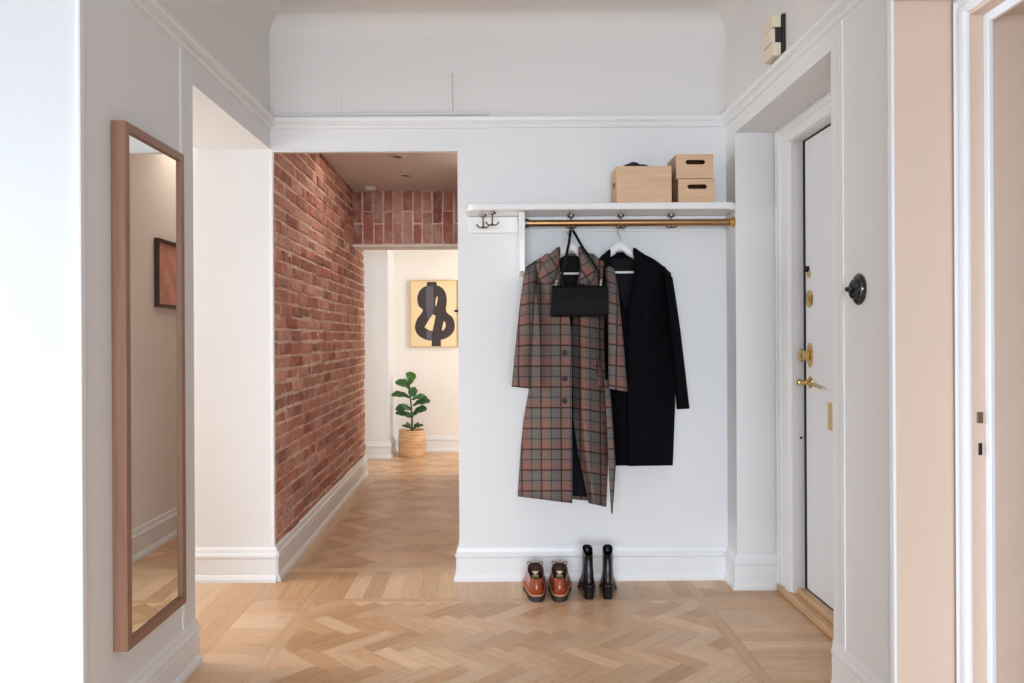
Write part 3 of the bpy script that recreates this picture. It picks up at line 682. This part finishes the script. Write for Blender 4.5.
# hangers
def hanger(cx, apex_y, Y, bar_y, label, half=40):
    p0 = at(cx, apex_y, Y)
    t = thing('coat_hanger', p0, label, 'hanger', 'white wooden coat hangers'); s_ = Y / F
    b = MB(); n = 14; R = []
    path = [(-half, 29), (-half * .7, 21.5), (-half * .42, 15.5), (-13, 12), (-6, 7.5), (-2.4, 4.2), (2.4, 4.2), (6, 7.5), (13, 12), (half * .42, 15.5), (half * .7, 21.5), (half, 29)]
    hts = [2.2, 3.2, 4.2, 5.2, 5.6, 4.8, 4.8, 5.6, 5.2, 4.2, 3.2, 2.2]
    for (dx, dy), h in zip(path, hts):
        R.append([Vector((p0.x + dx * s_, Y - .010 * math.cos(2 * PI * k / n), p0.z - dy * s_ + h * s_ * math.sin(2 * PI * k / n))) for k in range(n)])
    b.rings(R); b.build('hanger_body', M['hanger'], t, smooth=True)
    b = MB(); zb = H - (bar_y - VY) * Y / F; b.tube([(p0.x - half * .9 * s_, Y, zb), (p0.x + half * .9 * s_, Y, zb)], .0058, 10)
    for s in (-1, 1): b.tube([(p0.x + s * half * .88 * s_, Y, zb), (p0.x + s * half * .9 * s_, Y, p0.z - 26 * s_)], .0055, 10)
    b.build('hanger_bar', M['hanger'], t, smooth=True)
    b = MB(); pts = [(p0.x, Y, p0.z - 3 * s_), (p0.x, Y, p0.z + .018)]; rr = .017; c = Vector((p0.x + .004, Y, p0.z + .045))
    pts += [(c.x + rr * math.cos(a), Y, c.z + rr * math.sin(a)) for a in [-2.0 - .35 * k for k in range(12)]]
    b.tube(pts, .0022, 8); b.build('hanger_hook', M['chrome'], t, smooth=True)
    return t
hanger(571.0, 243.0, 3.690, 274, 'white wooden hanger holding the plaid coat')
hanger(620.7, 242.5, 3.722, 273, 'white wooden hanger holding the black coat', 36)

# ---------------------------------------------------------------- handbag
YB1 = 3.470
bag = thing('handbag', at(580, 316, YB1 + .03), 'small black embossed leather handbag hanging over the plaid coat', 'handbag')
p0, p1 = at(551.5, 317, YB1), at(608.5, 287, YB1)
b = MB(); x0, x1, z0, z1 = p0.x, p1.x, p0.z, p1.z
sec = lambda z, dy, ins: [(x0 + ins, YB1 + .026 - dy, z), (x1 - ins, YB1 + .026 - dy, z), (x1 - ins, YB1 + .026 + dy, z), (x0 + ins, YB1 + .026 + dy, z)]
b.rings([sec(z0, .024, .000), sec(lerp(z0, z1, .15), .027, -.002), sec(lerp(z0, z1, .6), .024, .002), sec(z1, .014, .006)]); b.build('bag_body', M['croc'], bag, bev=.006)
b = MB(); fy = YB1 - .0035; zf = lerp(z0, z1, .10)
b.rings([[(x0 + .004, YB1 + .040, z1 + .001), (x1 - .004, YB1 + .040, z1 + .001)], [(x0 + .003, YB1 + .010, z1 + .004), (x1 - .003, YB1 + .010, z1 + .004)], [(x0 + .002, fy + .004, z1 - .006), (x1 - .002, fy + .004, z1 - .006)], [(x0, fy - .001, lerp(z0, z1, .6)), (x1, fy - .001, lerp(z0, z1, .6))], [(x0, fy - .002, zf), (x1, fy - .002, zf)]], False, False, False)
b.build('flap', M['croc'], bag, solid=.004, bev=.001)
b = MB(); top = at(572.0, 229.0, 3.700)
for pts in ([at(561, 289, YB1 + .03), at(562, 276, 3.475), at(566, 259, 3.52), at(569.5, 243, 3.62), top + Vector((-.003, 0, 0))], [at(600, 287, YB1 + .03), at(598.5, 272, 3.475), at(592, 261, 3.50), at(582, 246, 3.60), top + Vector((.003, 0, 0))]):
    b.tube(pts, [.0062] * 5, 8, flat=.35, up=(0, 1, 0))
b.lathe([(.001, .003), (.007, .002), (.007, -.004)], top, n=10)
b.build('strap', M['strap'], bag, smooth=True)
for (x, y) in ((556.5, 284), (601, 283)):
    b = MB(); p = at(x, y, YB1 + .012); b.tube([p + Vector((-.004, 0, -.014)), p + Vector((0, -.004, 0)), p + Vector((.003, 0, .014))], .0042, 8); b.lathe([(.006, -.003), (.008, 0), (.006, .003)], p + Vector((0, 0, -.016)), (0, 1, 0), 10); b.build('clip', M['chrome'], bag, smooth=True)

# ---------------------------------------------------------------- shoes
def footprint(L, w, heel, n=36, y0=0.0, narrow=.86, bow=.0):
    """outline with the heel at y=0 and the toe at y=L"""
    pts = []
    for i in range(n):
        a = 2 * PI * i / n; y = .5 - .5 * math.cos(a); side = 1 if math.sin(a) >= 0 else -1
        hw = lerp(heel, w, min(1, max(0, (y - .15) / .5)) ** 1.0)
        s = abs(math.sin(a)) ** .62
        hw *= 1 - .12 * math.exp(-((y - .38) / .14) ** 2)
        pts.append((side * hw / 2 * s, y * L + y0, bow * math.sin(PI * y)))
    return pts
def low_shoe(loc, mirror, rotz, label):
    t = thing('leather_shoe', (0, 0, 0), label, 'shoe', 'pair of brown lace-up shoes')
    L, W, HW = .275, .100, .076
    b = MB(); fp = footprint(L + .014, W + .012, HW + .008, y0=-.006)
    b.rings([[(x * .97, y, .0) for x, y, _ in fp], [(x, y, .003) for x, y, _ in fp], [(x, y, .026) for x, y, _ in fp]]); b.build('sole', M['soleblack'], t, smooth=True)
    b = MB(); fp = footprint(L + .018, W + .016, HW + .010, y0=-.008)
    b.rings([[(x, y, .0262) for x, y, _ in fp], [(x, y, .033) for x, y, _ in fp]]); b.build('welt', M['welt'], t)
    b = MB(); R = []
    # stacked contours: (z, heel y, toe y, half width at ball, heel width)
    TOPZ = .106
    for z, ya, yb, w, hw in ((.033, .0, L, W, HW), (.042, -.004, L + .002, W + .003, HW + .002), (.055, -.006, L - .004, W, HW), (.066, -.004, L - .022, .094, .072), (.078, .000, L - .060, .086, .068), (.087, .003, .190, .080, .067), (.094, .006, .165, .076, .066), (.098, .008, .150, .074, .065)):
        fp = footprint(yb - ya, w, hw, y0=ya)
        R.append([(x, y, z + (.026 * min(1, max(0, (y - .02) / .11)) ** 2 if z > .093 else (.012 * min(1, max(0, (y - .02) / .12)) ** 2 if z > .085 else 0))) for x, y, _ in fp])
    b.rings(R, True, False); up_ = b.build('upper', M['brownleather'], t, smooth=True, ang=180)
    b = MB(); R2 = []
    for dz, s in ((0, 1.0), (.002, .95), (-.02, .90), (-.065, .92)):
        c_ = .073; R2.append([(x * s, c_ + (y - c_) * s, (z if dz > -.03 else min(z, .10)) + dz) for x, y, z in R[-1]])
    b.rings(R2, False, True); b.build('shoe_lining', M['brownin'], t, smooth=True)
    b = MB(); b.box(-.016, .016, .122, .126, .066, .082, .001); b.box(-.007, .007, .122, .126, .082, .092, .001); b.box(-.013, .013, .122, .126, .092, .099, .001); b.build('insole_label', M['insole'], t)
    b = MB(); b.rings([[(-.030, .128, .060), (.030, .128, .060)], [(-.030, .130, .108), (.030, .130, .108)], [(-.028, .140, .126), (.028, .140, .126)], [(-.024, .155, .122), (.024, .155, .122)], [(-.024, .18, .100), (.024, .18, .100)]], False, False, False); b.build('tongue', M['brownin'], t, smooth=True, solid=.004)
    b = MB()
    for k in range(3):
        yy, zz = .150 + k * .016, .128 - k * .011; b.tube([(-.028, yy, zz - .008), (-.01, yy, zz), (.01, yy, zz), (.028, yy, zz - .008)], .0022, 6)
    for s in (-1, 1): b.tube([(0, .146, .128)] + [(s * (.004 + .030 * math.sin(a) ** .8), .144 - .012 * math.sin(a), .128 + .012 * math.sin(a * 2 - .4)) for a in [PI * k / 8 for k in range(1, 8)]] + [(s * .002, .145, .129)], .0019, 6)
    b.build('laces', M['strap'], t, smooth=True)
    t.location = loc; t.rotation_euler = (0, 0, rotz)
    return t
s1 = low_shoe((at(535.5, 0, 3.50).x, 3.486, 0), 0, .01, 'left brown leather lace-up shoe beside the plaid coat')
s1['label'] = 'left one of the brown leather lace-up shoes'
dup(s1, (at(558, 0, 3.50).x, 3.486, 0), 'right one of the brown leather lace-up shoes', -.08)
def boot(loc, rotz, label):
    t = thing('ankle_boot', (0, 0, 0), label, 'boot', 'pair of black ankle boots')
    L, W, HW = .245, .078, .052
    b = MB(); R = []
    arch = lambda y: .052 * (1 - min(1, max(0, (y - .055) / .11))) ** 1.2 if y > .055 else .052
    for z, ya, yb, w, hw in ((.004, .0, L, W, HW), (.012, -.003, L + .002, W + .003, HW + .002), (.024, -.004, L - .014, .074, HW + .002), (.040, -.001, .185, .060, .052), (.056, .004, .140, .052, .050), (.080, .012, .122, .048, .047), (.112, .016, .120, .050, .045), (.140, .016, .120, .048, .043), (.166, .012, .126, .047, .042)):
        fp = footprint(yb - ya, w, hw, y0=ya)
        lift = lambda y: .058 * (1 - min(1, max(0, (y - .05) / .12)) ** .9)
        k = 1 if z < .05 else 0
        R.append([(x, y, z + lift(y) * (1 - min(1, z / .12)) + (.058 * min(1, z / .12) - .010 * math.sin(min(1, z / .12) * PI)) * 1 + (.17 * (y - .069) - .022 if z > .15 else (.08 * (y - .069) - .014 if z > .13 else 0))) for x, y, _ in fp])
    b.rings(R, True, False); b.build('upper', M['blackleather'], t, smooth=True, ang=180)
    b = MB(); R2 = []
    for dz, s in ((0, 1.0), (.001, .95), (-.03, .90), (-.09, .88)):
        R2.append([(x * s, .068 + (y - .068) * s, z + dz) for x, y, z in R[-1]])
    b.rings(R2, False, True); b.build('boot_lining', M['lining'], t, smooth=True)
    b = MB(); fp = footprint(.066, .054, .052, y0=-.003); fq = footprint(.056, .046, .042, y0=.004)
    b.rings([[(x, y, 0) for x, y, _ in fq], [(x, y, .005) for x, y, _ in fq], [(x, y, .060) for x, y, _ in fp]]); b.build('heel', M['blackleather'], t, smooth=True)
    b = MB(); fp = footprint(L + .008, W + .008, HW + .004, y0=-.004)
    l2 = lambda y: .058 * (1 - min(1, max(0, (y - .05) / .12)) ** .9)
    b.rings([[(x, y, l2(y) + .0) for x, y, _ in fp], [(x, y, l2(y) + .006) for x, y, _ in fp]]); b.build('sole', M['soleblack'], t)
    t.location = loc; t.rotation_euler = (0, 0, rotz)
    return t
b1 = boot((at(588, 0, 3.51).x, 3.510, 0), -.03, 'left one of the black heeled ankle boots')
dup(b1, (at(606.5, 0, 3.51).x, 3.512, 0), 'right one of the black heeled ankle boots', -.14)

# ---------------------------------------------------------------- plant and print in the far room
pp = thing('potted_plant', (-.842, 7.86, 0), 'fiddle-leaf fig in a woven basket pot by far wall', 'plant')
cx_, cy_ = -.842, 7.86
b = MB(); prof = []
for i in range(25):
    z = .004 + .25 * i / 24; prof.append((.122 + .010 * math.sin(PI * (i / 24) * .9 + .2) + (.0022 if i % 2 else -.0012), z))
b.lathe(prof + [(.122, .256), (.118, .252), (.116, .20)], (cx_, cy_, 0), n=40, cap1=False); b.build('basket_pot', M['basket'], pp, smooth=True, ang=30)
b = MB(); b.lathe([(.001, .236), (.08, .238), (.117, .232), (.117, .2)], (cx_, cy_, 0), n=28); b.build('soil', M['soil'], pp, smooth=True)
stem = [Vector((cx_ + .002, cy_, .23)), Vector((cx_ + .004, cy_ - .004, .40)), Vector((cx_ - .010, cy_ - .01, .56)), Vector((cx_ - .022, cy_ - .01, .70)), Vector((cx_ - .016, cy_ - .014, .765))]
b = MB(); b.tube(stem, [.009, .008, .007, .006, .004], 8); b.build('stem', M['stem'], pp, smooth=True)
def leaf(b0, tip, W, m, face=.8):
    """leaf blade from stalk end b0 to tip, blade turned partly towards the hall"""
    L = (tip - b0).length; D = (tip - b0).normalized(); Nn = Vector((0, -face, .62)); Nn = (Nn - D * Nn.dot(D)).normalized(); Sd = D.cross(Nn)
    b = MB(); nu, nv = 10, 16; rows = []
    for j in range(nv + 1):
        v = j / nv; wv = W * (math.sin(PI * v ** .85) ** .6) * (.62 + .45 * v - .14 * math.sin(v * PI * 1.6)) if 0 < v < 1 else 0.002
        axp = b0.lerp(tip, v) + Vector((0, 0, .10 * L * math.sin(PI * v)))
        rows.append([axp + Sd * (wv * s) + Nn * (-.22 * wv * (1 - abs(s)) + .006 * math.sin(v * 15 + s * 3) * abs(s) * (1 if 0 < v < 1 else 0)) for s in [(i / nu - .5) * 2 for i in range(nu + 1)]])
    b.rings(rows, False, False, False); return b.build('leaf', m, pp, smooth=True, ang=180)
for bx_, by_, tx, ty, dy, W, m in ((409.6, 384, 411.5, 371.5, -.04, .066, 'leafnew'), (410, 388, 395, 381, -.03, .048, 'leaf'), (409.5, 389, 400, 379, .08, .04, 'leaf'), (411, 387, 413, 396, -.12, .055, 'leaf'), (410, 389, 418, 390, .06, .035, 'leaf'),
        (410, 397, 391, 394, -.02, .044, 'leaf'), (411, 399, 427, 396.5, .05, .042, 'leaf'), (412, 405, 430, 400.5, -.05, .046, 'leaf'), (411, 408, 395, 408.5, -.03, .052, 'leaf'), (410, 410, 402, 406, -.12, .05, 'leaf'), (411, 417, 395, 412, .04, .04, 'leaf'),
        (412, 413, 426.5, 408, -.04, .05, 'leaf'), (412, 416, 420, 409.5, -.12, .05, 'leaf'), (411.5, 412, 407, 417, -.14, .05, 'leaf'),
        (412, 429, 401, 425, -.02, .018, 'leaf'), (412, 429, 423, 424.5, -.02, .02, 'leaf'), (412, 428, 406, 423.5, -.10, .035, 'leaf'), (412, 428, 418, 424, -.10, .035, 'leaf')):
    leaf(at(bx_, by_, cy_ - .01), at(tx, ty, cy_ + dy), W, M[m])

ap = thing('art_print', (-.60, 8.15, 1.06), 'framed cream print with a charcoal knotted loop shape', 'picture')
YA = 8.150; X0, X1, Z0, Z1 = -.880, -.385, 1.062, 1.742
b = MB(); fw = .009
for q in ((X0, X1, Z0, Z0 + fw), (X0, X1, Z1 - fw, Z1), (X0, X0 + fw, Z0 + fw, Z1 - fw), (X1 - fw, X1, Z0 + fw, Z1 - fw)): b.box(q[0], q[1], YA - .022, YA + .008, q[2], q[3])
b.build('frame', M['artframe'], ap)
b = MB(); b.box(X0 + .005, X1 - .005, YA - .008, YA + .006, Z0 + .005, Z1 - .005); pr = b.build('print', M['artpaper'], ap)
def ax_(x, y): return (x - 400) / 7.19 * 1, 0
def art_pt(cx, cy):           # position on the print, measured on its own face
    px, py = 400 + cx / 7.186, 265 + cy / 7.186
    p = at(px, py, YA); return (p.x, p.z)
def shape(pts, y, m, grow=5, smooth_=True):
    n = len(pts); o = []
    for i in range(n):
        p0, p1, p2, p3 = (Vector(pts[(i + k) % n]) for k in (-1, 0, 1, 2))
        if not smooth_: o.append(p1); continue
        for q in range(grow):
            t = q / grow; o.append(.5 * ((2 * p1) + (p2 - p0) * t + (2 * p0 - 5 * p1 + 4 * p2 - p3) * t * t + (3 * p1 - p0 - 3 * p2 + p3) * t ** 3))
    b = MB(); q = [art_pt(p.x, p.y) for p in o]
    from mathutils.geometry import tessellate_polygon
    vs = [b.bm.verts.new((x, y, z)) for x, z in q]
    for tri in tessellate_polygon([[Vector((x, z, 0)) for x, z in q]]): b.bm.faces.new([vs[k] for k in tri])
    return b.build('print_shape', m, pr)
yk = YA - .0085
shape([(232, 140), (160, 165), (127, 225), (135, 290), (165, 325), (125, 385), (108, 445), (130, 500), (190, 535), (262, 540), (330, 525), (380, 485), (395, 430), (378, 375), (333, 330), (338, 260), (330, 200), (295, 155)], yk, M['artink'])
shape([(196, 120), (266, 120), (266, 170), (196, 170)], yk - .0003, M['artink'], smooth_=False)
shape([(228, 470), (294, 470), (294, 588), (228, 588)], yk - .0009, M['artink'], smooth_=False)
shape([(190, 150), (240, 148), (243, 250), (238, 345), (205, 398), (188, 320)], yk - .0006, M['artinkb'], smooth_=False)
shape([(190, 470), (232, 478), (230, 540), (192, 530)], yk - .0006, M['artinkb'], smooth_=False)
shape([(237, 352), (257, 362), (247, 415), (234, 474), (205, 466), (177, 444), (205, 398)], yk - .0012, M['artpaper'], smooth_=False)
shape([(266, 226), (274, 232), (268, 270), (259, 296), (256, 262)], yk - .0012, M['artpaper'])
shape([(318, 402), (329, 425), (322, 455), (304, 470), (306, 440)], yk - .0012, M['artpaper'])
shape([(390, 322), (414, 320), (418, 295), (432, 295), (432, 355), (418, 355), (414, 338), (392, 336)], yk - .0006, M['gap'], smooth_=False)
# tiny painted-over nails above the print
nail = None
for xx in (391.5, 441):
    p = at(xx, 263.5, 8.15); 
    if nail is None:
        nail = thing('wall_nail', p, 'small white painted nail high on far wall, left one', 'nail', 'painted nails on the far wall'); b = MB(); b.lathe([(.003, 0), (.003, .014), (.011, .016), (.009, .022)], p + Vector((0, .010, 0)), (0, -1, 0), 10); b.build('nail_head', M['cream'], nail)
    else: dup(nail, p, 'small white painted nail high on far wall, above the print')

# ---------------------------------------------------------------- corridor ceiling fittings
def down(loc, label):
    t = thing('downlight', loc, label, 'ceiling light', 'recessed corridor downlights')
    b = MB(); b.lathe([(.048, 0), (.047, -.005), (.036, -.006), (.034, 0)], loc, n=28, cap0=False, cap1=False); b.build('trim_ring', M['hallceil'], t, smooth=True)
    b = MB(); b.lathe([(.001, -.0008), (.034, -.001), (.034, 0)], loc, n=24); b.build('lamp', M['gap'], t)
    return t
dl = down(Vector((-.624, 5.04, 2.2995)), 'small recessed ceiling light in corridor, nearer the doorway')
dup(dl, Vector((-.64, 5.63, 2.2995)), 'small recessed ceiling light in corridor, nearer the brick lintel')
t = thing('smoke_detector', (-.955, 6.05, 2.2995), 'small white round detector on ceiling by brick lintel', 'detector')
b = MB(); b.lathe([(.045, 0), (.045, -.018), (.036, -.028), (.001, -.030)], (-.955, 6.05, 2.2995), n=28); b.build('detector_body', M['ceil'], t, smooth=True)

# ---------------------------------------------------------------- painted cable runs above the rail
t = thing('cable_conduit', (-.5, YB, 2.21), 'white painted cable pipe along the picture rail with stub', 'conduit')
b = MB(); p = at(272, 114, 3.80); q = at(490, 113.5, 3.80); b.tube([p, q], .0075, 10); b.build('pipe', M['ceil'], t, smooth=True)
p = at(452.5, 113, 3.80); q = at(451.5, 74, 3.80); b = MB(); b.tube([p, q], .0085, 10); b.lathe([(.012, -.012), (.012, .004), (.006, .008)], q, n=12); b.build('riser', M['ceil'], t, smooth=True)
t = thing('junction_cover', at(341, 78, YB), 'round painted-over junction cover with cable duct above doorway', 'junction box')
b = MB(); b.lathe([(.036, 0), (.036, .002), (.030, .0035), (.001, .0035)], at(340.5, 80, 3.8095), (0, -1, 0), 28); b.build('cover', M['ceil'], t, smooth=True)
p, q = at(339, 112, 3.81), at(343, 80, 3.81); b = MB(); b.box(p.x, q.x, 3.8055, 3.8095, p.z, q.z, .001); b.build('duct', M['ceil'], t)

# ---------------------------------------------------------------- door chime
t = thing('door_chime', (XR, 3.05, 2.17), 'ivory three-bar door chime with black base, high on right wall', 'door chime')
b = MB(); b.box(1.079, XR - .0005, 3.012, 3.122, 2.222, 2.370, .003); b.box(1.056, 1.081, 3.018, 3.115, 2.262, 2.319); b.build('base', M['black'], t)
for (za, zb, y0, xo) in ((2.3195, 2.365, 3.015, 1.044), (2.2645, 2.317, 3.022, 1.042), (2.212, 2.262, 3.015, 1.044)):
    b = MB(); b.box(xo, 1.077 if y0 < 3.02 else 1.060, y0, 3.118, za, zb, .003); b.build('chime_bar', M['chime'], t)

# ---------------------------------------------------------------- rotary light switch
sw = thing('rotary_switch', (XR, 2.40, 1.293), 'round black rotary light switch on right wall end', 'switch')
c = (XR - .0005, 2.412, 1.293)
b = MB(); b.lathe([(.047, 0), (.048, .004), (.044, .008), (.036, .012), (.034, .0125)], c, (-1, 0, 0), 36); b.build('backplate', M['black'], sw, smooth=True)
b = MB(); b.lathe([(.031, .012), (.031, .018), (.028, .022), (.020, .024), (.001, .025)], c, (-1, 0, 0), 32); b.build('switch_cap', M['black'], sw, smooth=True, ang=30)
b = MB(); b.lathe([(.006, .024), (.005, .031), (.007, .035), (.008, .039), (.005, .043), (.001, .044)], c, (-1, 0, 0), 16); b.box(XR - .037, XR - .024, 2.396, 2.428, 1.2895, 1.2965, .003); b.build('knob', M['black'], sw, smooth=True)
b = MB(); b.box(XR - .0105, XR - .006, 2.369, 2.376, 1.2905, 1.2955, .0008); b.build('screw', M['chrome'], sw)

# ---------------------------------------------------------------- entrance door
dr = bpy.data.objects.new('door_1', None); col.objects.link(dr); dr.location = (1.337, 3.06, .06); ORG['door_1'] = Vector((1.337, 3.06, .06)); dr['kind'] = 'structure'
XD = 1.337
b = MB(); b.box(XD, XD + .05, 2.645, 3.462, .061, 1.995, .002); b.build('door_leaf', M['door'], dr)
b = MB(); b.lathe([(.037, 0), (.037, .004), (.031, .007), (.001, .008)], (XD, 3.415, 1.312), (-1, 0, 0), 24); b.lathe([(.013, .006), (.013, .011), (.001, .012)], (XD, 3.415, 1.312), (-1, 0, 0), 16)
rs = b.build('lock_rose', M['brass'], dr, smooth=True); rs.scale = (1, 1, 1)
b = MB(); b.lathe([(.015, 0), (.015, .006), (.001, .008)], (XD, 3.420, 1.418), (-1, 0, 0), 16); b.build('peephole', M['brass'], dr, smooth=True)
b = MB(); b.lathe([(.014, 0), (.013, .010), (.001, .012)], (XD, 3.432, 1.440), (-1, 0, 0), 16); b.build('peephole_cover', M['gap'], dr, smooth=True)
b = MB(); b.rings([[(x, 3.412 + .026 * math.cos(a), 1.072 + .052 * math.sin(a)) for a in [2 * PI * k / 28 for k in range(28)]] for x in (XD, XD - .006)]); b.box(XD - .032, XD - .004, 3.398, 3.424, 1.052, 1.092, .004)
b.lathe([(.012, .005), (.012, .028), (.026, .030), (.028, .036), (.026, .046), (.012, .050), (.001, .050)], (XD, 3.415, 1.070), (-1, 0, 0), 24); b.build('lock', M['brass'], dr, smooth=True, ang=35)
b = MB(); b.lathe([(.026, 0), (.026, .004), (.020, .008), (.010, .011), (.009, .040), (.015, .044), (.016, .052), (.010, .058), (.001, .060)], (XD, 3.412, .955), (-1, 0, 0), 24)
b.tube([(XD - .018, 3.412, .955), (XD - .022, 3.34, .950), (XD - .022, 3.25, .940)], [.0065, .005, .004], 10); b.build('handle', M['brass'], dr, smooth=True, ang=35)
b = MB(); b.box(XD - .006, XD, 2.98, 3.225, .775, .885, .002); b.build('letter_plate', M['brass'], dr)
b = MB(); b.lathe([(.006, 0), (.006, .002), (.001, .0025)], (1.322, 3.485, .71), (0, -1, 0), 12); b.build('frame_hole', M['gap'], dr)

# ---------------------------------------------------------------- light
def area(name, loc, rot, sx, sy, power, c):
    l = bpy.data.lights.new(name, 'AREA'); l.shape = 'RECTANGLE'; l.size, l.size_y, l.energy, l.color = sx, sy, power, c
    o = bpy.data.objects.new(name, l); col.objects.link(o); o.location = loc; o.rotation_euler = rot; return o
l = area('window_light_behind', (-.3, -4.4, 1.1), (math.radians(75), 0, math.radians(-3)), 3.2, 1.7, 118, (.77, .88, 1.0)); l.data.spread = math.radians(95)
l = area('side_fill_light', (-2.9, 1.98, 1.1), (math.radians(80), 0, math.radians(-88)), .14, 1.4, 62, (.70, .84, 1.0)); l.data.spread = math.radians(110)  # added strip lamp out of view, brightens the right wall end
area('window_light_left', (-3.7, 3.3, 1.35), (PI / 2, 0, -PI / 2), .8, 1.4, 64, (.98, .99, 1.0))
area('window_light_far', (1.1, 6.92, 1.5), (PI / 2, 0, math.radians(58)), .8, 1.6, 48, (1.0, .97, .92))
pt = bpy.data.lights.new('corridor_fill', 'AREA'); pt.shape = 'DISK'; pt.size = .9; pt.energy = 5.5; pt.color = (1, .9, .8)  # added disk light to lift the dim corridor; no such fitting there
o = bpy.data.objects.new('corridor_fill', pt); col.objects.link(o); o.location = (-.5, 4.9, 2.28)
w = bpy.data.worlds.new('World'); scene.world = w; w.use_nodes = True
bg = w.node_tree.nodes['Background']; bg.inputs[0].default_value = (.88, .93, 1.0, 1); bg.inputs[1].default_value = .4
scene.view_settings.view_transform = 'Standard'; scene.view_settings.look = 'None'; scene.view_settings.exposure = 0

# ---------------------------------------------------------------- camera
cam = bpy.data.cameras.new('Camera'); co = bpy.data.objects.new('Camera', cam); col.objects.link(co)
cam.sensor_width = 36; cam.sensor_fit = 'HORIZONTAL'; cam.lens = F / 1024 * 36
cam.shift_x = (512 - VX) / 1024; cam.shift_y = -(341.5 - VY) / 1024
co.location = (0, 0, H); co.rotation_euler = (PI / 2, math.radians(.3), 0); cam.clip_start = .02
scene.camera = co
